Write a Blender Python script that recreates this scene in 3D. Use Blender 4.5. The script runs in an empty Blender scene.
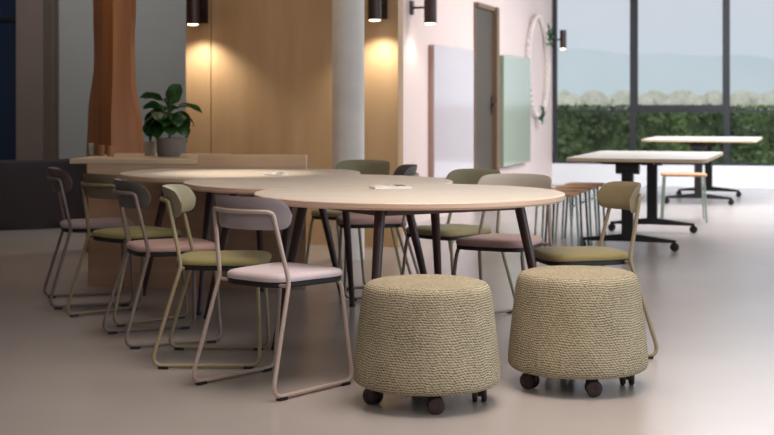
import bpy, bmesh, math, random
from mathutils import Vector, Matrix
random.seed(7)
S = bpy.context.scene
C = bpy.context.scene.collection
PI = math.pi

# ------------------------------------------------------------------ camera
CAM_Z = 1.13
cam_d = bpy.data.cameras.new('camera')
cam = bpy.data.objects.new('camera', cam_d); C.objects.link(cam)
cam.location = (0, 0, CAM_Z); cam.rotation_euler = (PI/2, 0, 0)
cam_d.sensor_width = 36; cam_d.lens = 1365/774*36
cam_d.shift_y = -112.5/774
cam_d.clip_end = 2000
cam_d.dof.use_dof = True; cam_d.dof.focus_distance = 5.4; cam_d.dof.aperture_fstop = 4.2
S.camera = cam

def lin(c):
    return tuple((x/255/12.92 if x/255 <= .04045 else ((x/255+.055)/1.055)**2.4) for x in c)

# ------------------------------------------------------------------ world
W = bpy.data.worlds.new('sky'); S.world = W; W.use_nodes = True
nt = W.node_tree; nt.nodes.clear()
wo = nt.nodes.new('ShaderNodeOutputWorld'); bg = nt.nodes.new('ShaderNodeBackground')
tc = nt.nodes.new('ShaderNodeTexCoord'); sx = nt.nodes.new('ShaderNodeSeparateXYZ'); rp = nt.nodes.new('ShaderNodeValToRGB')
nt.links.new(tc.outputs['Generated'], sx.inputs[0]); nt.links.new(sx.outputs['Z'], rp.inputs[0])
e = rp.color_ramp.elements
e[0].position = 0.0; e[0].color = (*lin((188, 204, 220)), 1)
e[1].position = 0.35; e[1].color = (*lin((178, 192, 212)), 1)
m_ = e.new(0.04); m_.color = (*lin((200, 209, 219)), 1)
m_ = e.new(0.09); m_.color = (*lin((206, 208, 216)), 1)
nt.links.new(rp.outputs[0], bg.inputs[0]); bg.inputs[1].default_value = 1.1
nt.links.new(bg.outputs[0], wo.inputs[0])

# ------------------------------------------------------------------ big lights + exposure
def area(name, loc, target, sx_, sy_, power, col):
    l = bpy.data.lights.new(name, 'AREA'); l.shape = 'RECTANGLE'; l.size = sx_; l.size_y = sy_
    l.energy = power; l.color = col
    o = bpy.data.objects.new(name, l); C.objects.link(o); o.location = loc
    d = Vector(target)-Vector(loc); o.rotation_euler = d.to_track_quat('-Z', 'Y').to_euler()
    return o
def spot(name, loc, target, power, col, ang, blend=.6, r=.05):
    l = bpy.data.lights.new(name, 'SPOT'); l.energy = power; l.color = col; l.spot_size = math.radians(ang)
    l.spot_blend = blend; l.shadow_soft_size = r
    o = bpy.data.objects.new(name, l); C.objects.link(o); o.location = loc
    d = Vector(target)-Vector(loc); o.rotation_euler = d.to_track_quat('-Z', 'Y').to_euler()
    return o
area('window_daylight', (6.2, 3.4, 1.9), (1.2, 5.3, .6), 5.0, 2.4, 165, (.80, .90, 1.0))
area('added_fill_over_tables', (.75, 5.0, 3.25), (.6, 5.2, 0), 1.8, 2.2, 41, (1.0, .89, .80)).data.spread = math.radians(105)  # unseen fill lamp, added to light the tables from above
area('added_fill_corridor', (2.7, 13.4, 3.25), (2.2, 13.6, 0), 1.2, 5.0, 88, (1.0, .88, .82))  # added lamp without a fixture, brightens the pink wall and corridor
area('added_fill_windows', (5.6, 14.6, 3.25), (5.6, 15.0, 0), 5.0, 3.0, 540, (.86, .93, 1.0))  # added to whiten the sill and the floor before the windows
area('added_fill_lounge', (-3.5, 12.1, 3.25), (-3.5, 14.4, 1.3), 1.6, .6, 30, (.95, .97, 1.0))  # unseen lamp put in to lift the dim left recess
sun = bpy.data.lights.new('sun', 'SUN'); sun.energy = 2.4; sun.angle = .05; sun.color = (1, .97, .92)
so = bpy.data.objects.new('sun', sun); C.objects.link(so); so.rotation_euler = Vector((.2, .55, -.8)).to_track_quat('-Z', 'Y').to_euler()
area('added_fill_entrance', (.3, .9, 3.25), (.3, 3.2, 0), 2.0, 2.0, 80, (1.0, .92, .86))  # added fill near the camera for the foreground floor and chairs
area('added_fill_kitchen', (-2.2, 9.8, 3.25), (-2.2, 9.8, 0), 1.5, 1.0, 18, (1.0, .80, .62))  # added warm lamp, unseen, raises the light around the island
spot('ceiling_spot_table', (-.95, 7.6, 3.2), (-.88, 7.85, .7), 300, (1.0, .84, .68), 26, 1.0)
S.view_settings.view_transform = 'Standard'; S.view_settings.look = 'None'
S.view_settings.gamma = 1; S.view_settings.use_curve_mapping = False
S.view_settings.exposure = 0.0

# ------------------------------------------------------------------ materials
def mat(name, col, rough=.5, metal=0, spec=.5, noise=None, bump=None, emit=0, coat=0, sheen=0):
    """noise=(scale xyz, other colour, detail); bump=(scale xyz, strength, distance)"""
    m = bpy.data.materials.new(name); m.use_nodes = True
    n = m.node_tree.nodes; L = m.node_tree.links; b = n['Principled BSDF']
    b.inputs['Base Color'].default_value = (*lin(col), 1); b.inputs['Roughness'].default_value = rough
    b.inputs['Metallic'].default_value = metal; b.inputs['Specular IOR Level'].default_value = spec
    b.inputs['Coat Weight'].default_value = coat; b.inputs['Sheen Weight'].default_value = sheen
    if emit:
        b.inputs['Emission Color'].default_value = (*lin(col), 1); b.inputs['Emission Strength'].default_value = emit
    tcn = None
    def tex(scale, detail):
        nonlocal tcn
        tcn = tcn or n.new('ShaderNodeTexCoord')
        mp = n.new('ShaderNodeMapping'); mp.inputs['Scale'].default_value = scale
        L.new(tcn.outputs['Object'], mp.inputs[0])
        t = n.new('ShaderNodeTexNoise'); t.inputs['Scale'].default_value = 1; t.inputs['Detail'].default_value = detail
        L.new(mp.outputs[0], t.inputs['Vector']); return t
    if noise:
        t = tex(noise[0], noise[2]); r = n.new('ShaderNodeValToRGB')
        r.color_ramp.elements[0].position = .3; r.color_ramp.elements[1].position = .72
        r.color_ramp.elements[0].color = (*lin(col), 1); r.color_ramp.elements[1].color = (*lin(noise[1]), 1)
        L.new(t.outputs[0], r.inputs[0]); L.new(r.outputs[0], b.inputs['Base Color'])
    if bump:
        t = tex(bump[0], 3); bp = n.new('ShaderNodeBump'); bp.inputs['Strength'].default_value = bump[1]
        bp.inputs['Distance'].default_value = bump[2]
        L.new(t.outputs[0], bp.inputs['Height']); L.new(bp.outputs[0], b.inputs['Normal'])
    return m

M = {}
M['floor'] = mat('polished_floor', (178, 169, 164), .25, noise=((.8, .8, .8), (167, 158, 153), 5), bump=((1.2, 1.2, 1), .04, .02))
M['ceiling'] = mat('ceiling_paint', (215, 208, 202), .9)
M['pink_wall'] = mat('pale_pink_paint', (228, 208, 202), .5, noise=((1, 1, 1), (223, 203, 197), 3))
M['grey_wall'] = mat('grey_paint', (172, 172, 168), .8, noise=((1, 1, 1), (164, 164, 160), 3))
M['white'] = mat('white_paint', (240, 242, 245), .6)
M['brown_wall'] = mat('brown_plaster', (128, 112, 100), .8, noise=((2, 2, 1), (118, 104, 94), 3))
M['oak'] = mat('oak_panel', (200, 166, 126), .5, noise=((5, 5, .7), (184, 148, 106), 8), bump=((30, 30, 1.5), .05, .01))
M['oak_dark'] = mat('warm_wood', (162, 104, 58), .5, noise=((9, 9, 1), (138, 82, 42), 6))
M['oak_island'] = mat('island_wood', (188, 150, 122), .5, noise=((2, 16, 16), (172, 132, 104), 5))
M['rim'] = mat('pale_rim_wood', (206, 176, 146), .5, noise=((2, 16, 16), (192, 160, 130), 5))
M['worktop'] = mat('pale_worktop', (214, 190, 160), .45, noise=((1.5, 20, 5), (202, 176, 146), 4))
M['table_wood'] = mat('pale_table_wood', (220, 212, 200), .42, noise=((1.6, 26, 4), (208, 198, 184), 6))
M['table_edge'] = mat('table_edge_ply', (222, 190, 168), .45)
M['plum'] = mat('dark_plum_wood', (66, 38, 36), .4, noise=((20, 20, 2), (56, 32, 30), 4))
M['plum_rail'] = mat('plum_rail', (84, 50, 46), .5)
M['concrete'] = mat('pale_concrete', (236, 231, 224), .8, noise=((6, 6, 6), (224, 218, 210), 6))
M['black'] = mat('black_plastic', (22, 20, 20), .5)
M['black_metal'] = mat('black_metal', (24, 25, 28), .4)
M['frame_grey'] = mat('window_frame_grey', (44, 45, 50), .5)
M['sconce'] = mat('dark_bronze_metal', (66, 50, 46), .35, metal=.4)
M['lamp'] = mat('lamp_glow', (255, 226, 190), .5, emit=9)
M['caster'] = mat('plum_caster', (58, 38, 38), .5)
M['sofa'] = mat('dark_grey_felt', (56, 48, 52), .95, bump=((60, 60, 60), .2, .01))
M['navy'] = mat('navy_glass', (32, 44, 66), .2)
M['green_board'] = mat('green_glass_board', (168, 176, 162), .14)
M['white_board'] = mat('lilac_glass_board', (204, 196, 200), .12)
M['board_edge'] = mat('board_edge', (184, 150, 138), .5)
M['green_edge'] = mat('green_board_edge', (118, 134, 112), .5)
M['door'] = mat('olive_door', (74, 66, 56), .5)
M['door_frame'] = mat('brown_door_frame', (116, 90, 70), .5)
M['garland'] = mat('cream_garland', (232, 222, 214), .7)
M['leaf_small'] = mat('garland_leaf', (70, 122, 84), .5)
M['leaf'] = mat('glossy_leaf', (66, 112, 48), .35, noise=((9, 9, 9), (42, 82, 36), 3))
M['stem'] = mat('plant_stem', (88, 70, 48), .7)
M['soil'] = mat('soil', (40, 30, 24), .9)
M['pot'] = mat('taupe_pot', (122, 110, 102), .6)
M['pot_pale'] = mat('pale_pot', (176, 168, 158), .6)
M['saucer'] = mat('dark_saucer', (36, 36, 34), .4)
M['amber'] = mat('amber_cup', (158, 112, 78), .3)
M['paper'] = mat('paper', (238, 232, 228), .6)
M['paper_dark'] = mat('magazine_print', (70, 62, 60), .6)
M['table_white'] = mat('white_laminate', (226, 222, 214), .4)
M['stool_seat'] = mat('orange_beech', (204, 152, 104), .5, noise=((4, 30, 4), (186, 134, 88), 4))
M['stool_leg_green'] = mat('pale_green_metal', (148, 170, 158), .4)
M['stool_leg_grey'] = mat('slate_metal', (74, 84, 92), .4)
M['paving'] = mat('pale_paving', (198, 200, 202), .8)
M['hedge'] = mat('hedge_leaf', (92, 112, 62), .7, noise=((1.1, 1.1, 1.1), (30, 48, 30), 5))
M['hills'] = mat('haze_painted_hills', (174, 182, 184), 1, noise=((.02, .02, .05), (180, 187, 188), 3))  # distance haze is painted into the pale hill colour
M['far_trees'] = mat('haze_painted_scrub', (164, 166, 148), 1, noise=((1.3, 1.3, 1.3), (190, 186, 172), 4))  # no real haze in the air: the scrub colour is paled instead

def fabric(name, c1, c2):
    return mat(name, c1, .95, spec=.15, noise=((220, 220, 220), c2, 2), bump=((260, 260, 260), .25, .004), sheen=.15)
STY = {
 'lilac': dict(fr=mat('taupe_lilac_metal', (184, 164, 154), .42), sh=mat('lilac_grey_shell', (160, 148, 152), .5), se=fabric('lilac_fabric', (210, 194, 196), (196, 178, 182))),
 'olive': dict(fr=mat('olive_metal', (158, 144, 112), .42), sh=mat('olive_shell', (150, 142, 116), .35), se=fabric('olive_fabric', (166, 156, 108), (146, 136, 90))),
 'mauve': dict(fr=mat('mauve_metal', (132, 117, 109), .42), sh=mat('dark_mauve_shell', (98, 92, 90), .5), se=fabric('mauve_fabric', (198, 164, 156), (178, 144, 138))),
 'bronze': dict(fr=mat('bronze_olive_metal', (140, 124, 98), .42), sh=mat('bronze_olive_shell', (112, 102, 80), .5), se=fabric('moss_fabric', (166, 158, 104), (146, 138, 86))),
 'plum': dict(fr=mat('plum_grey_metal', (116, 102, 96), .42), sh=mat('plum_grey_shell', (98, 84, 84), .5), se=fabric('grey_lilac_fabric', (172, 156, 160), (154, 138, 144))),
 'sage': dict(fr=mat('sage_metal', (138, 130, 106), .42), sh=mat('sage_shell', (150, 148, 122), .5), se=fabric('sage_fabric', (170, 162, 120), (150, 142, 102))),
 'stone': dict(fr=mat('stone_metal', (138, 122, 112), .42), sh=mat('stone_shell', (182, 174, 164), .5), se=fabric('rose_fabric', (192, 160, 154), (174, 140, 136))),
 'khaki': dict(fr=mat('khaki_metal', (146, 131, 104), .42), sh=mat('khaki_shell', (138, 124, 96), .5), se=fabric('khaki_fabric', (152, 138, 94), (132, 118, 78))),
}
def weave_mat():
    m = bpy.data.materials.new('woven_pouf_fabric'); m.use_nodes = True
    n = m.node_tree.nodes; L = m.node_tree.links; b = n['Principled BSDF']
    b.inputs['Roughness'].default_value = .95; b.inputs['Specular IOR Level'].default_value = .1
    uv = n.new('ShaderNodeTexCoord')
    def math_(op, a_, b_=None, c_=None):
        x = n.new('ShaderNodeMath'); x.operation = op
        for k, v in enumerate((a_, b_, c_)):
            if v is None: continue
            if isinstance(v, (int, float)): x.inputs[k].default_value = v
            else: L.new(v, x.inputs[k])
        return x.outputs[0]
    def noise_(sc, det):
        mp = n.new('ShaderNodeMapping'); mp.inputs['Scale'].default_value = sc; L.new(uv.outputs['UV'], mp.inputs[0])
        t = n.new('ShaderNodeTexNoise'); t.inputs['Scale'].default_value = 1; t.inputs['Detail'].default_value = det
        L.new(mp.outputs[0], t.inputs['Vector']); return t.outputs[0]
    sp = n.new('ShaderNodeSeparateXYZ'); L.new(uv.outputs['UV'], sp.inputs[0])
    warp = math_('MULTIPLY', noise_((18, 9, 1), 2), .020)
    v = math_('ADD', sp.outputs[1], warp)
    rows = math_('MULTIPLY_ADD', math_('SINE', math_('MULTIPLY', v, 2*math.pi/.0094)), .5, .5)
    cols = math_('MULTIPLY_ADD', math_('SINE', math_('MULTIPLY_ADD', v, math.pi/.0094, math_('MULTIPLY', sp.outputs[0], 2*math.pi/.013))), .5, .5)
    dash = noise_((75, 190, 1), 3)
    big = noise_((9, 9, 1), 3)
    h = math_('ADD', math_('MULTIPLY', rows, .32), math_('MULTIPLY', cols, .16))
    h = math_('ADD', h, math_('MULTIPLY', dash, .76))
    h = math_('ADD', h, math_('MULTIPLY', big, .18))
    rp_ = n.new('ShaderNodeValToRGB'); el = rp_.color_ramp.elements
    el[0].position = .40; el[0].color = (*lin((70, 76, 60)), 1); el[1].position = .95; el[1].color = (*lin((202, 188, 162)), 1)
    q1 = el.new(.62); q1.color = (*lin((140, 129, 106)), 1)
    L.new(h, rp_.inputs[0]); L.new(rp_.outputs[0], b.inputs['Base Color'])
    bp = n.new('ShaderNodeBump'); bp.inputs['Strength'].default_value = .5; bp.inputs['Distance'].default_value = .004
    L.new(h, bp.inputs['Height']); L.new(bp.outputs[0], b.inputs['Normal'])
    return m
M['weave'] = weave_mat()
def glass_mat(name, tint, mixf, alpha_col=None):
    m = bpy.data.materials.new(name); m.use_nodes = True
    n = m.node_tree.nodes; L = m.node_tree.links; n.remove(n['Principled BSDF']); o = n['Material Output']
    t = n.new('ShaderNodeBsdfTransparent'); t.inputs[0].default_value = (*tint, 1)
    g = n.new('ShaderNodeBsdfGlossy'); g.inputs['Roughness'].default_value = .02
    x = n.new('ShaderNodeMixShader'); x.inputs[0].default_value = mixf
    L.new(t.outputs[0], x.inputs[1]); L.new(g.outputs[0], x.inputs[2]); L.new(x.outputs[0], o.inputs[0])
    return m
M['pane'] = glass_mat('window_glass', (.97, .98, .98), .008)
M['tumbler'] = glass_mat('tumbler_glass', (.86, .86, .82), .14)

# ------------------------------------------------------------------ helpers
def obj(name, bm, m, parent=None, smooth=False, ang=35):
    bmesh.ops.recalc_face_normals(bm, faces=bm.faces[:])
    me = bpy.data.meshes.new(name); bm.to_mesh(me); bm.free()
    for mm in (m if isinstance(m, (list, tuple)) else [m]): me.materials.append(mm)
    if smooth:
        me.polygons.foreach_set('use_smooth', [True]*len(me.polygons))
        try: me.set_sharp_from_angle(angle=math.radians(ang))
        except Exception: pass
    o = bpy.data.objects.new(name, me); C.objects.link(o)
    if parent: o.parent = parent
    return o
def tag(o, label, cat, group=None, kind=None):
    o['label'] = label; o['category'] = cat
    if group: o['group'] = group
    if kind: o['kind'] = kind
    return o
def thing(name, label, cat, loc, rz=0, group=None):
    o = bpy.data.objects.new(name, None); C.objects.link(o); o.empty_display_size = .1
    o.location = loc; o.rotation_euler = (0, 0, rz)
    return tag(o, label, cat, group)
def struct(name, bm, m, parent=None, **k):
    o = obj(name, bm, m, parent, **k)
    if not parent: o['kind'] = 'structure'
    return o
def dup(root, loc, rz, label):
    r = root.copy(); C.objects.link(r); r.location = loc; r.rotation_euler = (0, 0, rz); r['label'] = label
    for ch in list(root.children):
        c = ch.copy(); C.objects.link(c); c.parent = r
        for g in ch.children:
            d = g.copy(); C.objects.link(d); d.parent = c
    return r
def box(bm, x0, x1, y0, y1, z0, z1, bev=0, mtx=None, mi=0):
    r = bmesh.ops.create_cube(bm, size=1)
    vs = r['verts']
    for v in vs:
        v.co = Vector(((x0+x1)/2+v.co.x*(x1-x0), (y0+y1)/2+v.co.y*(y1-y0), (z0+z1)/2+v.co.z*(z1-z0)))
    fs = set(f for v in vs for f in v.link_faces)
    for f in fs: f.material_index = mi
    if bev:
        es = set(e for v in vs for e in v.link_edges)
        r2 = bmesh.ops.bevel(bm, geom=list(es), offset=bev, segments=2, affect='EDGES', profile=.6)
        vs = list(set(v for f in r2['faces'] for v in f.verts)|set(v for v in vs if v.is_valid))
    if mtx:
        for v in vs:
            if v.is_valid: v.co = mtx @ v.co
    return bm
def nb(): return bmesh.new()
def fillet(pts, rad, seg=6):
    """pts: list of Vectors, rad per-point (None on ends)"""
    out = [Vector(pts[0])]
    for i in range(1, len(pts)-1):
        p, a, b = Vector(pts[i]), Vector(pts[i-1]), Vector(pts[i+1])
        r = rad[i] if isinstance(rad, (list, tuple)) else rad
        if not r: out.append(p); continue
        d1, d2 = (a-p).normalized(), (b-p).normalized()
        th = d1.angle(d2); t = min(r/math.tan(th/2), (a-p).length*.48, (b-p).length*.48)
        A, B = p+d1*t, p+d2*t
        for k in range(seg+1):
            s = k/seg; out.append(A*(1-s)**2+p*2*s*(1-s)+B*s*s)
    out.append(Vector(pts[-1])); return out
def tube(bm, pts, r, seg=8, r2=None, cap=True):
    pts = [Vector(p) for p in pts]; n = len(pts); rings = []
    t0 = (pts[1]-pts[0]).normalized()
    u = t0.orthogonal().normalized()
    for i in range(n):
        t = ((pts[min(i+1, n-1)]-pts[max(i-1, 0)])).normalized()
        u = (u-t*u.dot(t)).normalized(); w = t.cross(u)
        rr = r if r2 is None else r+(r2-r)*i/(n-1)
        rings.append([bm.verts.new(pts[i]+(u*math.cos(a)+w*math.sin(a))*rr) for a in [2*PI*k/seg for k in range(seg)]])
    for i in range(n-1):
        for k in range(seg):
            bm.faces.new((rings[i][k], rings[i][(k+1) % seg], rings[i+1][(k+1) % seg], rings[i+1][k]))
    if cap: bm.faces.new(rings[0][::-1]); bm.faces.new(rings[-1])
    return bm
def lathe(bm, prof, seg=32, c=(0, 0), mtx=None, uv=False):
    rings = []; new = []
    for r, z in prof:
        if r < 1e-5: v = bm.verts.new((c[0], c[1], z)); rings.append([v]); new.append(v)
        else:
            ring = [bm.verts.new((c[0]+r*math.cos(2*PI*k/seg), c[1]+r*math.sin(2*PI*k/seg), z)) for k in range(seg)]
            rings.append(ring); new += ring
    for i in range(len(rings)-1):
        a, b = rings[i], rings[i+1]
        for k in range(seg):
            k2 = (k+1) % seg
            if len(a) == 1 and len(b) == 1: continue
            if len(a) == 1: bm.faces.new((a[0], b[k2], b[k]))
            elif len(b) == 1: bm.faces.new((a[k], a[k2], b[0]))
            else: bm.faces.new((a[k], a[k2], b[k2], b[k]))
    if mtx:
        for v in new: v.co = mtx @ v.co
    return bm
def prism(bm, outline, z0, z1, bev=.0, mi_top=0, mi_side=0):
    """outline ccw; bev chamfers top and bottom rims by insetting toward the centroid"""
    cx = sum(p[0] for p in outline)/len(outline); cy = sum(p[1] for p in outline)/len(outline)
    def ring(ins, z):
        R = []
        for x, y in outline:
            d = Vector((x-cx, y-cy)); l = d.length; d = d*(max(l-ins, 0)/l)
            R.append(bm.verts.new((cx+d.x, cy+d.y, z)))
        return R
    prof = [(bev*2.2, z0), (0, z0+bev*2.2), (0, z1-bev), (bev, z1)] if bev else [(0, z0), (0, z1)]
    rs = [ring(*p) for p in prof]; n = len(outline)
    for i in range(len(rs)-1):
        for k in range(n):
            f = bm.faces.new((rs[i][k], rs[i][(k+1) % n], rs[i+1][(k+1) % n], rs[i+1][k])); f.material_index = mi_side
    bm.faces.new(rs[0][::-1]).material_index = mi_side; bm.faces.new(rs[-1]).material_index = mi_top
    return bm

# room directions: w runs away from camera along the corridor wall, q runs to the right along the cross walls
w = Vector((.307, .952, 0)).normalized(); q = Vector((.952, -.307, 0)).normalized()
RZ = math.atan2(q.y, q.x)
def frame_at(p):            # local x along q, local y along w
    return Matrix.Translation(Vector(p)) @ Matrix.Rotation(RZ, 4, 'Z')
def pink(D): return Vector((.3225*D-3.919, D, 0))            # a point on the pink corridor wall at depth D
def px2pink(px): return 3.919/(.3225-(px-387)/1365)
def onwood(px):                                               # point on oak wall under pixel column
    k = (px-387)/1365; D = (11.1-.3225*.72)/(1+.3225*k); return Vector((k*D, D, 0))

# ------------------------------------------------------------------ structure
shell = [(-12.5, -4.4), (6.3, -4.4)] + [tuple((pink(19.5)+q*9.0+w*.15)[:2]), tuple((pink(19.5)-q*14.5+w*.15)[:2])]
b = nb(); prism(b, shell, -.12, 0); struct('floor', b, M['floor'])
b = nb(); prism(b, shell, 3.4, 3.55); struct('ceiling', b, M['ceiling'])
# corridor wall (pink), along w
def wallbox(p0, p1, thick, z0, z1, m, name, side=1):
    p0 = Vector(p0); p1 = Vector(p1); d = (p1-p0); L_ = d.length; a = math.atan2(d.y, d.x)
    b = nb(); box(b, 0, L_, 0 if side > 0 else -thick, thick if side > 0 else 0, z0, z1)
    o = struct(name, b, m); o.location = (p0.x, p0.y, 0); o.rotation_euler = (0, 0, a); return o
P0 = pink(11.2); P1 = pink(19.5)
wallbox(P0, P1, .25, 0, 3.4, M['pink_wall'], 'wall_corridor')
# oak partition facing the camera
OA, OB = onwood(186), onwood(398)
seam = onwood(211)
wallbox(OA, seam-q*.004, .14, 0, 3.4, M['oak'], 'wall_oak_left')
wallbox(seam+q*.004, OB, .14, 0, 3.4, M['oak'], 'wall_oak_right')
# recessed grey wall to the left
G1 = OA+w*2.4; G0 = G1-q*6.5
wallbox(G0, G1+q*.9, .2, 0, 3.4, M['grey_wall'], 'wall_grey_recess')
wallbox(G0-w*18, G0, .2, 0, 3.4, M['grey_wall'], 'wall_left')
def onplane(px, P):    # point under pixel column px on the cross-plane through P
    k = (px-387)/1365; D = (P.y+.3225*P.x)/(1+.3225*k); return Vector((k*D, D, 0))
g_a, g_b = onplane(16, G0-w*.3), onplane(43, G0-w*.3); g_b2, g_c = onplane(41, G0-w*.12), onplane(53, G0-w*.12)
wallbox(g_a, g_b, .29, 0, 3.4, M['brown_wall'], 'wall_brown_pier')
wallbox(g_b2, g_c, .11, 0, 3.4, M['brown_wall'], 'trim_1')
gn = onplane(-70, G0-w*.05)
wn = wallbox(gn-w*.05, g_a+w*.2-q*.01, .04, .3, 3.0, M['navy'], 'window_4')
b = nb(); box(b, 0, (g_a-gn).length, -.03, 0, 2.02, 2.06); o = struct('window_frame', b, M['black_metal'], wn)
# wall behind the camera
wallbox((-12, -4, 0), (6, -4, 0), .2, 0, 3.4, M['grey_wall'], 'wall_rear', side=-1)

# window wall at the far end and glazed right side
def window_wall(name, A, B, splits, sill, trans, top, sash=()):
    A = Vector(A); B = Vector(B); L_ = (B-A).length; a = math.atan2((B-A).y, (B-A).x)
    b = nb(); box(b, 0, L_, -.05, .15, 0, sill)
    s = struct('wall_'+name+'_sill', b, M['white']); s.location = A; s.rotation_euler = (0, 0, a)
    b = nb(); box(b, 0, L_, -.05, .15, top, 3.4)
    s = struct('wall_'+name+'_head', b, M['white']); s.location = A; s.rotation_euler = (0, 0, a)
    return A, a, L_
def window_unit(idx, A, a, x0, x1, sill, trans, top, sash=False, last=False):
    b = nb(); f = .037
    for xa in ((x0, x1) if last else (x0,)): box(b, xa-f, xa+f, -.05, .05, sill, top)
    box(b, x0+f, x1-f, -.04, .04, sill, sill+.03); box(b, x0+f, x1-f, -.04, .04, top-.06, top)
    box(b, x0+f, x1-f, -.045, .045, trans-.015, trans+.02)
    if sash:
        box(b, x0+f, x1-f, -.05, .03, trans+.02, trans+.09)
        box(b, x0+f, x0+f+.03, -.045, .03, trans+.09, top-.06); box(b, x1-f-.02, x1-f, -.045, .03, trans+.09, top-.06)
    o = struct('window_%d' % idx, b, M['frame_grey']); o.location = A; o.rotation_euler = (0, 0, a)
    b = nb(); box(b, x0+f, x1-f, -.006, .006, sill+.03, top-.06)
    struct('window_pane', b, M['pane'], o)
CW = P1.copy()
CE = CW+q*8.6
A, a, L_ = window_wall('window', CW, CE, None, .30, 1.04, 3.1)
def tpx(px):
    k = (px-387)/1365; D = (CW.y+.3225*CW.x)/(1+.3225*k); return (Vector((k*D, D, 0))-CW).length
xs = [0.02, tpx(633), tpx(727), tpx(727)+1.32, tpx(727)+3.0, 8.5]
for i in range(len(xs)-1):
    window_unit(i+5, A, a, xs[i], xs[i+1], .30, 1.04, 3.1, sash=(i == 1), last=(i == len(xs)-2))
A2 = CE; B2 = CE-w*21.5
A, a, L_ = window_wall('glazed', A2, B2, None, .30, 1.04, 3.1)
for i in range(9):
    window_unit(i+11, A, a, .2+i*2.3, .2+(i+1)*2.3, .30, 1.04, 3.1, last=(i == 8))
# door and its frame in the corridor wall
def on_pink_obj(o, D): o.location = pink(D); o.rotation_euler = (0, 0, math.atan2(w.y, w.x))
# local x along w, local -y toward the room (+q side)
d0, d1 = px2pink(473.5), px2pink(493)
Ld = (d1-d0)/.952
b = nb(); box(b, .03, Ld-.09, -.02, .0, 0, 2.22); dr = struct('door_1', b, M['door']); on_pink_obj(dr, d0)
b = nb(); box(b, .005, .03, -.02, 0, 0, 2.27); box(b, Ld-.09, Ld+.04, -.07, 0, 0, 2.27); box(b, .03, Ld-.09, -.05, 0, 2.22, 2.27)
struct('door_frame', b, M['door_frame'], dr)
b = nb(); tube(b, [(Ld-.16, -.02, 1.13), (Ld-.16, -.08, 1.13)], .013); tube(b, [(Ld-.16, -.08, 1.13), (Ld-.30, -.08, 1.13)], .011)
box(b, Ld-.185, Ld-.135, -.028, -.02, 1.02, 1.24)
struct('door_handle', b, M['black_metal'], dr)
# concrete column
b = nb(); lathe(b, [(0, 0), (.118, 0), (.118, 3.4), (0, 3.4)], 40, c=(-.284, 10.0)); struct('wall_round_column', b, M['concrete'], smooth=True)

# ------------------------------------------------------------------ outside
b = nb(); prism(b, [tuple((pink(19.5)-q*16+w*.16)[:2]), tuple((pink(19.5)+q*60+w*.16)[:2]), (160, 400), (-60, 400)], -.3, -.15); o = obj('terrace', b, M['paving']); tag(o, 'pale paved ground outside beyond the windows', 'ground', kind='structure')
b = nb()
Hc = CW+w*5.0
def hedge_surface():
    L_ = 13.0
    for k in range(7000):
        u = random.random()*L_-1.4; zz = -.15+random.random()**.8*1.22; face = random.random()
        if face < .7: dy = -random.random()*.14
        else: dy = random.random()*.7; zz = 1.02+random.random()*.1
        p = Hc+q*u+w*dy+Vector((0, 0, zz))
        s = .03+random.random()*.045
        d1_ = Vector((random.gauss(0, 1), random.gauss(0, 1), random.gauss(0, 1))).normalized()
        d2_ = d1_.orthogonal().normalized()
        vs = [b.verts.new(p+d1_*s), b.verts.new(p+d2_*s*.55), b.verts.new(p-d1_*s), b.verts.new(p-d2_*s*.55)]
        b.faces.new(vs)
hedge_surface()
fm = frame_at(Hc)
box(b, -1.5, 11.7, .02, .75, -.15, 1.03, mtx=fm)
tag(obj('hedge', b, M['hedge']), 'long clipped dark green hedge outside below the window transom', 'hedge')
def ridge(name, D, x0, x1, hf, m, label, cat, depth):
    b = nb(); n = 120; top = []; fr = []; bk = []
    for i in range(n+1):
        x = x0+(x1-x0)*i/n; h = hf(i/n)
        fr.append(b.verts.new((x, D, -.3))); top.append(b.verts.new((x, D+depth*.5, h))); bk.append(b.verts.new((x, D+depth, -.3)))
    for i in range(n):
        b.faces.new((fr[i], fr[i+1], top[i+1], top[i])); b.faces.new((top[i], top[i+1], bk[i+1], bk[i]))
    return tag(obj(name, b, m, smooth=True), label, cat)
def hz(D, px): return 1.13+(105-px)*D/1365
ridge('distant_hill', 420, 20, 190, lambda s: hz(450, 57-8*math.sin(s*5.5+.2)-3*math.sin(s*13)+1.0*math.sin(s*41)), M['hills'], 'long hills with pale painted haze on the horizon beyond the windows', 'hill', 60)
ridge('scrub_slope', 120, -5, 60, lambda t: hz(125, 95-1.5*math.sin(t*31)-1.2*math.sin(t*77+1)), M['far_trees'], 'slope of scrub with pale painted haze between the hedge and the hills', 'slope', 10)
bb = nb()
for i in range(30):
    D_ = 90+(i % 3)*5; px = 548+i*8.0+random.random()*3
    rw = random.uniform(.7, .98); hh = hz(D_, 98-9*abs(math.sin(i*2.3)))+.15
    new = bmesh.ops.create_icosphere(bb, subdivisions=3, radius=1)['verts']
    for v in new:
        k = 1+.14*math.sin(v.co.x*7+i)*math.cos(v.co.y*6+i*2)*math.sin(v.co.z*5)
        k = min(k*random.uniform(.9, 1.0), 1.0)
        v.co = Vector((v.co.x*k*rw+(px-387)/1365*D_, v.co.y*k*rw+D_, (v.co.z*k+1)*hh*.5-.15))
tag(obj('distant_scrub', bb, M['far_trees']), 'band of scrub with pale painted haze showing just above the hedge', 'shrubs', kind='stuff')

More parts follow.
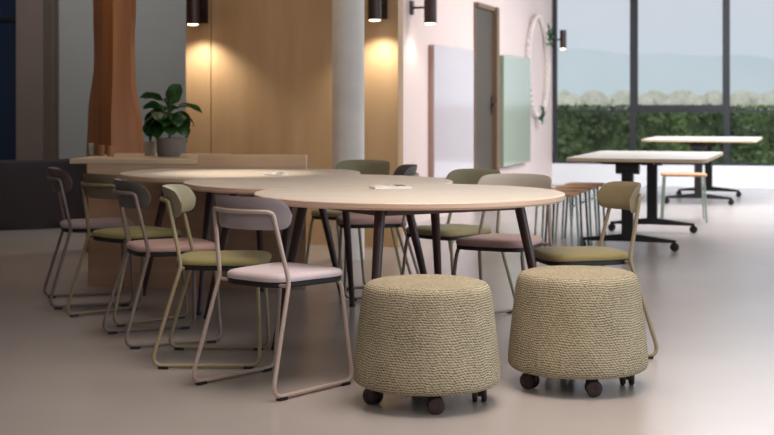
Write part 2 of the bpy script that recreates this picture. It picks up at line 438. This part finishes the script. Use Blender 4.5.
# ------------------------------------------------------------------ conference tables
TR = .695; ZT = .738
cent = [Vector((.10, 6.14)), Vector((-.355, 7.06)), Vector((-.85, 7.95))]
ISL_A, ISL_B = Vector((-1.865, 8.50)), Vector((-.50, 8.37))      # front edge of the island
isl_d = (ISL_B-ISL_A).normalized(); isl_n = Vector((-isl_d.y, isl_d.x))   # pointing away from camera
def table_outline(i):
    c = cent[i]; cuts = []
    if i > 0: cuts.append(((c+cent[i-1])/2, (cent[i-1]-c).normalized()))
    if i < 2: cuts.append(((c+cent[i+1])/2, (cent[i+1]-c).normalized()))
    if i == 2: cuts.append((ISL_A-isl_n*.012, isl_n))
    pts = []
    for k in range(160):
        a = 2*PI*k/160; p = c+TR*Vector((math.cos(a), math.sin(a))); t = 1.0
        for P, n in cuts:
            dn = (p-c).dot(n); lim = (P-c).dot(n)-.0015
            if dn > lim: t = min(t, lim/dn)
        p = c+(p-c)*t; pts.append((p.x-c.x, p.y-c.y))
    return pts
tlabels = ['pale wood conference table nearest the camera with a round front, behind the poufs',
           'middle pale wood conference table joined between the nearest and farthest ones',
           'farthest pale wood conference table pushed up against the wooden island']
for i, c in enumerate(cent):
    t = thing('conference_table', tlabels[i], 'table', (c.x, c.y, 0), 0, 'joined conference tables')
    b = nb(); prism(b, table_outline(i), ZT-.030, ZT, .004, 0, 1); obj('tabletop', b, [M['table_wood'], M['table_edge']], t)
    tops = []
    rt, rf = ((.50, .67), (.46, .62), (.46, .62))[i]
    for a_ in (75, 165, 255, 345):
        rt, rf = ((.50, .64), (.46, .62), (.46, .62))[i] if not (i == 2 and a_ == 75) else (.28, .34)
        a = math.radians(a_); d = Vector((math.cos(a), math.sin(a), 0)); tops.append(d*rt)
        b = nb(); tube(b, [d*(rt-.005)+Vector((0, 0, ZT-.032)), d*((rt+rf)/2)+Vector((0, 0, .36)), d*rf+Vector((0, 0, .012))], .0235, 16, .0145)
        lg = obj('leg', b, M['plum'], t, smooth=True)
        b = nb(); lathe(b, [(0, 0), (.017, 0), (.017, .014), (0, .014)], 14, c=(d.x*rf, d.y*rf)); obj('foot_glide', b, M['black'], lg)
    for k in range(4):
        p, p2 = tops[k], tops[(k+1) % 4]; d = (p2-p); a = math.atan2(d.y, d.x)
        b = nb(); box(b, .025, d.length-.025, -.012, .012, ZT-.068, ZT-.031, mtx=Matrix.Translation(p) @ Matrix.Rotation(a, 4, 'Z'))
        obj('rail', b, M['plum_rail'], t)

# open magazines on the tables
def magazine(x, y, rz, label, s=1):
    t = thing('open_magazine', label, 'magazine', (x, y, ZT), rz)
    for sd in (-1, 1):
        b = nb(); n = 8; top = []; bot = []
        for k in range(n+1):
            u = k/n; xx = sd*u*.17*s; zz = .003+.010*math.sin(u*PI)**.8*(1-u*.4)+.006*(u > .9)*u
            top.append([b.verts.new((xx, yy*s, zz+.002)) for yy in (-.12, .12)]); bot.append([b.verts.new((xx, yy*s, .001)) for yy in (-.12, .12)])
        for k in range(n):
            b.faces.new((top[k][0], top[k+1][0], top[k+1][1], top[k][1])); b.faces.new((bot[k][0], bot[k+1][0], bot[k+1][1], bot[k][1]))
            b.faces.new((top[k][0], top[k+1][0], bot[k+1][0], bot[k][0])); b.faces.new((top[k][1], top[k+1][1], bot[k+1][1], bot[k][1]))
        b.faces.new((top[n][0], top[n][1], bot[n][1], bot[n][0]))
        pg = obj('page_block', b, M['paper'], t)
    b = nb(); box(b, .045*s, .13*s, -.08*s, .09*s, .0125, .0138); obj('picture', b, M['paper_dark'], t)
magazine(.015, 6.42, .25, 'open white magazine lying on the nearest conference table', .52)
magazine(-.62, 7.62, -.3, 'small open magazine lying on the farthest conference table', .32)

# ------------------------------------------------------------------ sled chairs
def make_chair(sty, label):
    st = STY[sty]
    t = thing('sled_chair', label, 'chair', (0, 0, 0), 0, 'sled chairs around the conference tables')
    y0 = -.018; R = .293
    r = .0092
    side = [Vector((.160, .20, .4245)), Vector((.170, .408, .4245)), Vector((.222, .424, .0135)), Vector((.230, -.045, .0135)), Vector((.196, .082, .44)), Vector((.166, .024, .709))]
    arc = []
    for k in range(13):
        th = math.radians(30-60*k/12); arc.append(Vector((R*math.sin(th), y0+.28-R*math.cos(th), .716)))
    left = [Vector((-p.x, p.y, p.z)) for p in side][::-1]
    full = side+arc+left
    rad = [0, .05, .045, .045, .10, .035]+[0]*13+[.035, .10, .045, .045, .05, 0]
    rad[6] = 0
    b = nb(); tube(b, fillet(full, rad, 6), r, 8)
    tube(b, [(-.19, .085, .424), (.19, .085, .424)], .008, 6); tube(b, [(-.175, .36, .424), (.175, .36, .424)], .008, 6)
    obj('frame', b, st['fr'], t, smooth=True, ang=60)
    # backrest shell
    b = nb(); n = 40; nzv = 10; TH = math.radians(50); cols = []
    zc, hh = .704, .061
    for i in range(n+1):
        s = math.sin(PI*(i/n-.5)); th = s*TH
        h = hh*(max(1-abs(s)**10, 0))**.5*.995+.005
        h *= (1-.06*abs(s)**2)
        col_i, col_o = [], []
        for j in range(nzv+1):
            v = -1+2*j/nzv; z = zc+v*h+.004*(1-s*s)
            tilt = -(v*h)*.22-.006*(v*v)
            edge = .006*max(1-abs(v)**4, 0)**.5*(max(1-abs(s)**8, 0))**.5+.0006
            for rr, cl in ((.270-edge, col_i), (.270+edge, col_o)):
                cl.append(b.verts.new((rr*math.sin(th), y0+.28-rr*math.cos(th)+tilt, z)))
        cols.append((col_i, col_o))
    for i in range(n):
        for q_ in (0, 1):
            for j in range(nzv):
                b.faces.new((cols[i][q_][j], cols[i+1][q_][j], cols[i+1][q_][j+1], cols[i][q_][j+1]))
        for j in (0, nzv):
            b.faces.new((cols[i][0][j], cols[i+1][0][j], cols[i+1][1][j], cols[i][1][j]))
    for i in (0, n):
        for j in range(nzv): b.faces.new((cols[i][0][j], cols[i][0][j+1], cols[i][1][j+1], cols[i][1][j]))
    obj('backrest', b, st['sh'], t, smooth=True, ang=50)
    # seat pad (soft) and black tray
    def seat_out(grow=0):
        pts = []
        for k in range(56):
            a = 2*PI*k/56; ca, sa = math.cos(a), math.sin(a); pw = 2/4.2
            xx = abs(ca)**pw*math.copysign(1, ca); yy = abs(sa)**pw*math.copysign(1, sa)
            hw = (.186+.020*yy); pts.append((xx*(hw+grow), .245+yy*(.205+grow)))
        return pts
    b = nb(); o0 = seat_out(); cx, cy = 0, .245; rs = []
    for ins, z in [(.016, .434), (.003, .437), (0, .446), (.002, .455), (.010, .463), (.03, .4665), (.08, .466), (.14, .464)]:
        ring = []
        for x, y in o0:
            d = Vector((x-cx, y-cy)); l = d.length; d = d*((l-ins)/l)
            zz = z-.012*max(0, (d.y-.15))*4*(1 if z > .44 else 1)
            ring.append(b.verts.new((cx+d.x, cy+d.y, zz)))
        rs.append(ring)
    N = len(o0)
    for i in range(len(rs)-1):
        for k in range(N): b.faces.new((rs[i][k], rs[i][(k+1) % N], rs[i+1][(k+1) % N], rs[i+1][k]))
    b.faces.new(rs[0][::-1]); b.faces.new(rs[-1])
    obj('seat', b, st['se'], t, smooth=True, ang=50)
    b = nb(); o1 = seat_out(-.004); prism(b, o1, .414, .4345, .002); obj('seat_tray', b, M['black'], t)
    for sx_ in (-1, 1):
        for yy, xx in ((.010, .2285), (.376, .223)):
            b = nb(); box(b, -.012, .012, -.022, .022, .0, .0125, .002, mtx=Matrix.Translation((sx_*xx, yy, 0))); obj('foot_glide', b, M['black'], t)
    return t
def place(t, mid, face):
    t.location = (mid[0], mid[1], 0); t.rotation_euler = (0, 0, math.atan2(face[1], face[0])-PI/2)
chairs = [
 ('lilac', (-.583, 5.365), (.645, .764), 'lilac grey sled chair with pale pink lilac seat, nearest the camera at the table'),
 ('olive', (-.968, 6.07), (1, .0), 'olive framed sled chair with green seat, directly behind the nearest lilac chair'),
 ('mauve', (-1.27, 6.53), (.91, .415), 'sled chair with dark curved back and dusty pink seat left of the tables'),
 ('bronze', (-1.52, 7.12), (.72, .69), 'bronze olive sled chair with moss green seat, between the pink seated and farthest left chairs'),
 ('plum', (-1.90, 7.77), (.95, .31), 'plum grey sled chair with grey lilac seat, farthest left, beside the wooden island'),
 ('sage', (-.12, 8.87), (-.5, -.87), 'sage green sled chair on the far side, just in front of the round column'),
 ('mauve', (.15, 8.15), (-.99, -.12), 'grey sled chair with dark pink seat on the far side, mostly hidden by the table'),
 ('sage', (.53, 7.60), (-.75, -.66), 'sage green sled chair with green seat on the far side, behind the pale backed chair'),
 ('stone', (.69, 7.08), (-.46, -.89), 'sled chair with pale stone backrest and pink seat at the far right of the table'),
 ('khaki', (1.125, 6.30), (-.98, -.2), 'khaki sled chair with olive seat standing right behind the right pouf'),
]
for sty, mid, face, lab in chairs:
    t = make_chair(sty, lab); place(t, mid, face)

# ------------------------------------------------------------------ poufs on casters
def make_pouf(loc, rz, label):
    t = thing('rolling_pouf', label, 'pouf', loc, rz, 'woven poufs on casters')
    prof = [(0, .074), (.235, .074), (.262, .076), (.274, .084), (.280, .097), (.279, .13), (.272, .2), (.261, .3), (.250, .39), (.245, .42), (.238, .441), (.225, .454), (.20, .461), (.1, .467), (0, .468)]
    # refine profile
    P = []
    for i in range(len(prof)-1):
        for k in range(3): s = k/3; P.append((prof[i][0]*(1-s)+prof[i+1][0]*s, prof[i][1]*(1-s)+prof[i+1][1]*s))
    P.append(prof[-1])
    b = nb(); uvl = b.loops.layers.uv.new('UVMap'); seg = 96; rings = []
    for r, z in P:
        rings.append([b.verts.new((r*math.cos(2*PI*k/seg), r*math.sin(2*PI*k/seg), z)) for k in range(seg)] if r > 1e-6 else None)
    arc = [0]
    for i in range(1, len(P)): arc.append(arc[-1]+math.dist(P[i], P[i-1]))
    for i in range(len(P)-1):
        for k in range(seg):
            k2 = (k+1) % seg
            u0, u1 = k/seg*1.632, (k+1)/seg*1.632
            if rings[i] is None:
                c0 = b.verts.new((0, 0, P[i][1])); f = b.faces.new((c0, rings[i+1][k2], rings[i+1][k])); uvs = [(u0, arc[i]), (u1, arc[i+1]), (u0, arc[i+1])]
            elif rings[i+1] is None:
                c0 = b.verts.new((0, 0, P[i+1][1])); f = b.faces.new((rings[i][k], rings[i][k2], c0)); uvs = [(u0, arc[i]), (u1, arc[i]), (u0, arc[i+1])]
            else:
                f = b.faces.new((rings[i][k], rings[i][k2], rings[i+1][k2], rings[i+1][k])); uvs = [(u0, arc[i]), (u1, arc[i]), (u1, arc[i+1]), (u0, arc[i+1])]
            # planar weave on the top
            if P[i][1] > .4535 and P[min(i+1, len(P)-1)][1] > .453:
                uvs = [(lp.vert.co.x, lp.vert.co.y) for lp in f.loops]
            for lp, uv_ in zip(f.loops, uvs): lp[uvl].uv = uv_
    bmesh.ops.remove_doubles(b, verts=b.verts[:], dist=1e-5)
    obj('body', b, M['weave'], t, smooth=True, ang=80)
    b = nb(); lathe(b, [(0, .060), (.15, .060), (.15, .0735), (0, .0735)], 40); obj('base_plate', b, M['black'], t)
    return t
def add_casters(t, angs, R=.200):
    for a_, sw in angs:
        a = math.radians(a_); c = Vector((R*math.cos(a), R*math.sin(a), 0)); mt = Matrix.Translation(c) @ Matrix.Rotation(math.radians(sw), 4, 'Z')
        b = nb(); lathe(b, [(0, .05), (.012, .05), (.012, .0738), (0, .0738)], 12, mtx=mt)
        # fork: hood between the two wheels
        box(b, -.018, .03, -.007, .007, .026, .066, .003, mtx=mt)
        cs = obj('caster', b, M['black'], t)
        for s in (-1, 1):
            b = nb(); m2 = mt @ Matrix.Translation((.012, s*.0175, .032)) @ Matrix.Rotation(PI/2, 4, 'X')
            lathe(b, [(0, -.0085), (.010, -.0085), (.012, -.0105), (.022, -.0105), (.029, -.009), (.032, -.005), (.032, .005), (.029, .009), (.022, .0105), (.012, .0105), (.010, .0085), (0, .0085)], 28, mtx=m2)
            obj('wheel', b, M['caster'], cs, smooth=True, ang=30)
p1 = make_pouf((.152, 5.2, 0), 0, 'round woven beige and green pouf on casters, left one of the two')
add_casters(p1, [(-86, 5), (-168, 140), (-4, 88), (98, 40)])
p2 = make_pouf((.768, 5.5, 0), .6, 'round woven beige and green pouf on casters, right one beside the khaki chair')
add_casters(p2, [(-84-34, -34), (-162-34, 105), (-1-34, 54), (60, 40)])

# ------------------------------------------------------------------ wooden island and what stands on it
ia = math.atan2(isl_d.y, isl_d.x); IM = Matrix.Translation((ISL_A.x, ISL_A.y, 0)) @ Matrix.Rotation(ia, 4, 'Z')
isl = thing('kitchen_island', 'long warm wood kitchen island behind the conference tables with pale worktop', 'island', (ISL_A.x, ISL_A.y, 0), ia)
LI = (ISL_B-ISL_A).length
b = nb(); prism(b, [(0, .012), (LI, .012), (LI-.34, .95), (0, .95)], 0, .765); obj('body', b, M['oak_island'], isl)
b = nb(); box(b, .01, LI-.01, 0.0, .012, .0, .765); obj('front_panel', b, M['oak_island'], isl)
XS = .70
b = nb(); box(b, -.11, XS, -.015, .98, .765, .795, .004); obj('worktop', b, M['worktop'], isl)
b = nb(); box(b, .0, XS, -.006, .0, .69, .765); obj('trim_board', b, M['rim'], isl)
b = nb(); box(b, XS, LI+.004, -.006, .05, .69, .825, .002); obj('raised_rim', b, M['rim'], isl)
ZI = .795
def isl_pt(px, dep):     # point on the island under pixel column px at depth dep behind its front
    k = (px-387)/1365
    P = ISL_A+isl_n*dep; s = (P.x-k*P.y)/(k*isl_d.y-isl_d.x); p = P+isl_d*s; return p
# wood sculpted column behind the island
def on_depth(px, D): return (px-387)/1365*D
b = nb(); D0 = 10.25; levels = [i*.1 for i in range(35)]; rings = []
def interp(tab, z):
    for (za, a), (zb, b_) in zip(tab, tab[1:]):
        if z <= zb:
            s = (z-za)/(zb-za); s = s*s*(3-2*s); return a+(b_-a)*s
    return tab[-1][1]
def pz(y): return 1.13+(105-y)*D0/1365
Lt = [(0, 86), (pz(165), 86), (pz(115), 88), (pz(60), 94), (pz(0), 93), (3.4, 84)]
Rt = [(0, 144), (pz(165), 141), (pz(130), 138), (pz(80), 131), (pz(40), 130), (pz(0), 131.5), (3.4, 146)]
Ct = [(0, 100), (pz(165), 100), (pz(100), 101), (pz(45), 103), (pz(0), 102), (3.4, 98)]
Et = [(0, 116), (pz(130), 111), (pz(60), 113), (pz(0), 113), (3.4, 116)]
for z in levels:
    l, r_, c_, e_ = on_depth(interp(Lt, z), D0+.25), on_depth(interp(Rt, z), D0+.05), on_depth(interp(Ct, z), D0-.02), on_depth(interp(Et, z), D0-.1)
    pts = [(l, D0+.25), (c_, D0-.02), (e_, D0-.1), (r_, D0+.05), (r_-.02, D0+.35), (l+.05, D0+.45)]
    rings.append([b.verts.new((x, y, z)) for x, y in pts])
for i in range(len(rings)-1):
    for k in range(6): b.faces.new((rings[i][k], rings[i][(k+1) % 6], rings[i+1][(k+1) % 6], rings[i+1][k]))
b.faces.new(rings[0]); b.faces.new(rings[-1])
tag(obj('wooden_column', b, M['oak_dark'], smooth=True, ang=20), 'sculpted reddish wood column with waisted curved edges behind the island', 'column')

# plant
pp = isl_pt(169, .45); pt = thing('fiddle_leaf_plant', 'bushy broad leaved green plant in a taupe pot on the island', 'plant', (pp.x, pp.y, ZI))
b = nb(); lathe(b, [(0, .0), (.070, 0), (.074, .006), (.084, .115), (.084, .12), (.077, .12), (.075, .1), (0, .1)], 32); obj('pot', b, M['pot'], pt, smooth=True)
b = nb(); lathe(b, [(0, .1), (.0745, .1), (.0745, .106), (0, .108)], 24); obj('soil', b, M['soil'], pt)
b = nb()
tube(b, [(0, 0, .1), (.01, 0, .2), (-.01, .01, .32), (.0, .0, .42)], .008, 8, .004)
obj('stem', b, M['stem'], pt, smooth=True)
def leaf(az, el, z, L_, Wd, bend, r0=.0, roll=0):
    b = nb(); n = 12; rows = []
    base = Vector((r0*math.cos(az), r0*math.sin(az), z)); dirh = Vector((math.cos(az), math.sin(az), 0)); sidev = Vector((-math.sin(az), math.cos(az), 0))
    pos = base.copy(); e_ = el; pet = .22
    for k in range(n+1):
        s = k/n
        wv = 0 if s < pet else Wd*math.sin(PI*((s-pet)/(1-pet))**.8)**.7
        wv = max(wv, .0025)
        fw = dirh*math.cos(e_)+Vector((0, 0, 1))*math.sin(e_); up = dirh*-math.sin(e_)+Vector((0, 0, 1))*math.cos(e_)
        sv = sidev*math.cos(roll)+up*math.sin(roll)
        row = []
        for j in (-1, -.5, 0, .5, 1):
            pv = pos+sv*wv*j+up*(abs(j)*wv*.28+.004*math.sin(s*16+j*2)); pv.z = max(pv.z, .012)
            row.append(b.verts.new(pv))
        rows.append(row); pos = pos+fw*(L_/n); e_ -= bend/n
    for k in range(n):
        for j in range(4): b.faces.new((rows[k][j], rows[k+1][j], rows[k+1][j+1], rows[k][j+1]))
    ext = bmesh.ops.solidify(b, geom=b.faces[:], thickness=.0012)
    obj('leaf', b, M['leaf'], pt, smooth=True, ang=60)
R_ = math.radians
for az, el, z, L_, Wd, bend, roll in [
    (R_(-90), .7, .24, .19, .07, 2.2, 0), (R_(-45), .5, .20, .18, .065, 2.0, .2), (R_(-150), .5, .20, .18, .065, 2.0, -.2), (R_(90), .8, .28, .20, .06, 1.2, .6),
    (R_(60), 1.15, .30, .21, .055, .4, 1.0), (R_(-40), 1.30, .30, .16, .050, .5, .5), (R_(185), .62, .34, .20, .048, .9, .5),
    (R_(200), .8, .27, .18, .055, 1.2, -.5), (R_(0), .45, .30, .23, .050, 1.2, .3), (R_(-10), .55, .25, .20, .055, 1.9, -.3),
    (R_(-60), .4, .27, .20, .070, 1.9, 0), (R_(-100), .5, .27, .20, .075, 1.7, .1), (R_(-140), .4, .24, .19, .068, 2.0, .3), (R_(175), .2, .23, .20, .065, 2.0, .4),
    (R_(200), .3, .28, .19, .065, 1.6, .3), (R_(215), .0, .20, .18, .06, 1.5, .2), (R_(-30), .1, .22, .19, .06, 1.7, 0), (R_(-75), .2, .22, .17, .07, 1.7, 0),
    (R_(-115), .2, .21, .18, .07, 1.8, 0), (R_(110), .5, .30, .18, .06, 1.2, 0), (R_(140), .3, .25, .19, .06, 1.6, 0), (R_(50), .3, .24, .19, .06, 1.6, 0), (R_(20), .0, .22, .20, .055, 1.9, .2)]:
    leaf(az, el, z, L_, Wd, bend, .004, roll)
# saucers / small pot / glasses (things of their own)
sp_ = isl_pt(150, .58)
b2 = nb()
lathe(b2, [(0, 0), (.036, 0), (.042, .085), (.042, .09), (.036, .09), (.033, .02), (0, .02)], 24)
o = obj('small_pot', b2, M['pot_pale'], smooth=True); o.location = (sp_.x, sp_.y, ZI+.0005); tag(o, 'small pale empty pot on the island left of the plant', 'pot')
def tumbler(px, dep, h, r, m, label, name='tumbler'):
    p = isl_pt(px, dep); b = nb()
    lathe(b, [(0, 0), (r*.9, 0), (r, h), (r-.003, h), (r*.88-.002, .008), (0, .008)], 20)
    o = obj(name, b, m, smooth=True); o.location = (p.x, p.y, ZI); tag(o, label, 'glass' if name == 'tumbler' else 'cup', 'glasses and cups on the island')
tumbler(91, .45, .085, .024, M['tumbler'], 'clear drinking glass at the left end of the island')
tumbler(101, .5, .07, .024, M['amber'], 'amber cup beside the clear glass on the island', 'cup')
tumbler(110.5, .42, .068, .024, M['amber'], 'amber cup on the island nearest the plant', 'cup')

# dark curved sofa at the far left
sofa = thing('curved_sofa', 'low dark grey curved sofa at the left edge beyond the chairs', 'sofa', (-4.05, 13.9, 0))
def sweep_profile(prof, Rb, a0, a1, n=40):
    b = nb(); rings = []
    for i in range(n+1):
        a = a0+(a1-a0)*i/n
        rings.append([b.verts.new(((Rb+dr_)*math.cos(a), (Rb+dr_)*math.sin(a), z)) for dr_, z in prof])
    m_ = len(prof)
    for i in range(n):
        for k in range(m_): b.faces.new((rings[i][k], rings[i][(k+1) % m_], rings[i+1][(k+1) % m_], rings[i+1][k]))
    b.faces.new(rings[0]); b.faces.new(rings[-1]); return b
RB = 1.75
a0, a1 = math.radians(-150), math.radians(-12)
obj('backrest', sweep_profile([(0, .04), (0, .58), (-.02, .615), (-.06, .63), (-.14, .63), (-.17, .61), (-.19, .42), (-.19, .04)], RB, a0, a1), M['sofa'], sofa, smooth=True)
obj('seat', sweep_profile([(-.19, .04), (-.19, .40), (-.22, .42), (-.72, .42), (-.76, .39), (-.76, .04)], RB, a0, a1), M['sofa'], sofa, smooth=True)
obj('plinth', sweep_profile([(-.04, .0), (-.04, .04), (-.7, .04), (-.7, .0)], RB, a0, a1), M['black'], sofa)

# ------------------------------------------------------------------ flip top training tables
def training_table(cx, cy, L_, Wd, label, ZT=ZT, ox=0):
    t = thing('folding_table', label, 'table', (cx, cy, 0), RZ, 'white training tables on casters')
    out = []
    for sx_, sy_, a0_ in ((1, 1, 0), (-1, 1, 90), (-1, -1, 180), (1, -1, 270)):
        for k in range(6):
            a = math.radians(a0_+k*18); out.append((ox+sx_*(Wd/2-.06)+.06*math.cos(a), sy_*(L_/2-.06)+.06*math.sin(a)))
    b = nb(); prism(b, out, ZT-.028, ZT, .002, 0, 1); obj('tabletop', b, [M['table_white'], M['worktop']], t)
    for s in (-1, 1):
        yy = s*.74*L_/1.7
        b = nb(); box(b, -.045, .045, yy-.04, yy+.03, .09, ZT-.06, .008)
        obj('column', b, M['black_metal'], t)
        b = nb()
        for sg in (-1, 1):
            vs = [(0, -.04, .07), (0, .04, .07), (0, .04, .13), (0, -.04, .13), (sg*.37, -.022, .065), (sg*.37, .022, .065), (sg*.37, .022, .085), (sg*.37, -.022, .085)]
            V = [b.verts.new((x, yy+y, z)) for x, y, z in vs]
            for f in ((0, 1, 2, 3), (4, 5, 6, 7), (0, 1, 5, 4), (1, 2, 6, 5), (2, 3, 7, 6), (3, 0, 4, 7)): b.faces.new([V[k] for k in f])
        ft = obj('foot', b, M['black_metal'], t)
        b = nb(); tube(b, [(-.09, yy, ZT-.075), (.09, yy, ZT-.075)], .05, 16); box(b, -.2, .2, yy-.03, yy+.03, ZT-.05, ZT-.029)
        obj('flip_bracket', b, M['black_metal'], t, smooth=True)
        for sg in (-1, 1):
            b = nb(); mt = Matrix.Translation((sg*.36, yy, .034)) @ Matrix.Rotation(PI/2, 4, 'X')
            lathe(b, [(0, -.02), (.024, -.02), (.034, -.015), (.034, .015), (.024, .02), (0, .02)], 20, mtx=mt)
            obj('caster', b, M['black'], ft, smooth=True)
    b = nb(); box(b, -.02, .02, -.72*L_/1.7, .72*L_/1.7, ZT-.07, ZT-.04); obj('beam', b, M['black_metal'], t)
training_table(2.12, 11.4, 1.8, 1.08, 'white rectangular table on black caster legs, nearer one by the stools', .716, .07)
training_table(3.76, 16.2, 1.6, 1.28, 'white rectangular table on black caster legs, farther one close to the windows')

def stool(x, y, m, label, s=.16, rz=RZ):
    t = thing('wooden_stool', label, 'stool', (x, y, 0), rz, 'wooden seat stools by the white tables')
    out = []
    for k in range(32):
        a = 2*PI*k/32; pw = 2/5; ca, sa = math.cos(a), math.sin(a)
        out.append((abs(ca)**pw*math.copysign(s, ca), abs(sa)**pw*math.copysign(s, sa)))
    b = nb(); prism(b, out, .44, .46, .003); obj('seat', b, M['stool_seat'], t)
    for sx_ in (-1, 1):
        for sy_ in (-1, 1):
            b = nb(); tube(b, [(sx_*(s-.035), sy_*(s-.035), .44), (sx_*(s-.012), sy_*(s-.012), 0)], .0095, 8); obj('leg', b, m, t, smooth=True)
    b = nb()
    for sx_ in (-1, 1): tube(b, [(sx_*(s-.03), -(s-.03), .36), (sx_*(s-.03), s-.03, .36)], .006, 6)
    obj('stretcher', b, m, t, smooth=True)
    return t
g = M['stool_leg_green']; gr = M['stool_leg_grey']
base = Vector((1.30, 10.45))
slab = ['orange wooden stool in the row by the white table, nearest the round table', 'orange wooden stool second in the row beside the white table',
        'orange wooden stool third in the row beside the white table', 'orange wooden stool at the far end of the row beside the white table']
for k in range(4):
    p = base+Vector((w.x, w.y))*(k*.43); stool(p.x, p.y, g if k % 2 == 0 else gr, slab[k])
stool(2.90, 13.35, g, 'lone orange wooden stool standing between the two white tables', .22, RZ+.15)

# ------------------------------------------------------------------ boards on the corridor wall
def board(pa, pb, m, me, label, prd):
    D0_, D1_ = px2pink(pa), px2pink(pb); L_ = (D1_-D0_)/.952
    t = thing('glass_board', label, 'board', pink(D0_), math.atan2(w.y, w.x), 'glass boards on the pink wall')
    b = nb(); box(b, .0, L_, -prd, -prd+.012, .40, 1.725, .002); obj('glass_panel', b, m, t)
    b = nb(); box(b, .0, L_, -prd+.0125, -.001, .402, 1.723); obj('backing', b, me, t)
board(428.5, 468.5, M['white_board'], M['board_edge'], 'pale lilac glossy glass board on the pink wall left of the door', .06)
board(497.5, 524.5, M['green_board'], M['green_edge'], 'pale green glossy glass board on the pink wall right of the door', .08)

# ring garland on the wall
gD = 18.30; gp = pink(gD)
gt = thing('ring_garland', 'large cream beaded ring garland with green leaves on the pink wall behind the green board', 'wreath', (gp.x, gp.y, 1.66), math.atan2(w.y, w.x))
b = nb(); n = 150
for ph in (0, PI):
    pts = []
    for k in range(n+1):
        a = 2*PI*k/n; rr = .64+.022*math.cos(a*22+ph)
        pts.append((rr*math.cos(a), -.05-.022*math.sin(a*22+ph), rr*1.04*math.sin(a)))
    tube(b, pts, .014, 6, cap=False)
obj('rope', b, M['garland'], gt, smooth=True)
for nm, ang in (('leaf_sprig', 35), ('leaf_sprig', -88)):
    b = nb(); a = math.radians(ang); c = Vector((.66*math.cos(a), -.09, .66*math.sin(a)*1.04))
    for k in range(16):
        d = Vector((random.gauss(0, 1), -.3*abs(random.gauss(0, 1)), random.gauss(0, 1))).normalized(); p = c+Vector((random.gauss(0, .05), random.uniform(-.03, .02), random.gauss(0, .06)))
        s = .07; u = d.orthogonal().normalized()
        b.faces.new([b.verts.new(p+d*s), b.verts.new(p+u*s*.4), b.verts.new(p-d*s), b.verts.new(p-u*s*.4)])
    obj(nm, b, M['leaf_small'], gt)

# ------------------------------------------------------------------ wall sconces
def sconce(P, nrm, zc, label, hh=.15, power=26, h2=.15, off=.21, r=.053, ph=.13):
    rz = math.atan2(nrm.y, nrm.x)
    t = thing('wall_sconce', label, 'lamp', (P.x, P.y, zc), rz, 'cylinder wall lamps')
    b = nb(); box(b, .0, .02, -.04, .04, -ph, ph, .004); obj('wall_plate', b, M['sconce'], t)
    b = nb(); tube(b, [(.02, 0, 0), (off-.03, 0, 0)], .011, 10); obj('arm', b, M['sconce'], t, smooth=True)
    b = nb(); lathe(b, [(0, -hh+.02), (r-.006, -hh+.02), (r-.004, -hh), (r, -hh), (r, h2), (r-.004, h2), (r-.006, h2-.02), (0, h2-.02)], 28, c=(off, 0)); obj('lamp_shade', b, M['sconce'], t, smooth=True)
    b = nb(); lathe(b, [(0, -hh-.010), (r*.5, -hh-.008), (r*.8, -hh-.003), (r-.005, -hh+.004), (r-.006, -hh+.012), (0, -hh+.012)], 24, c=(off, 0)); obj('bulb', b, M['lamp'], t)
    lp = Vector((P.x, P.y, zc))+nrm*off+Vector((0, 0, -hh-.03))
    s = spot('sconce_light', lp, lp+Vector((0, 0, -1))-nrm*.10, power, (1.0, .92, .79), 124, .8, .03)
    return t
nw = -w
sconce(onwood(204), nw, 1.94, 'dark cylinder wall lamp on the oak wall left of the round column')
sconce(onwood(383), nw, 1.945, 'dark cylinder wall lamp on the oak wall right of the round column')
sconce(pink(px2pink(411)), q, 2.045, 'dark cylinder wall lamp on the pink wall left of the door', power=7, off=.19, r=.06, ph=.065)
sconce(pink(px2pink(546)), q, 2.04, 'dark cylinder wall lamp at the far end of the pink wall by the windows', hh=.13, power=3, h2=.13, off=.24, r=.045, ph=.06)
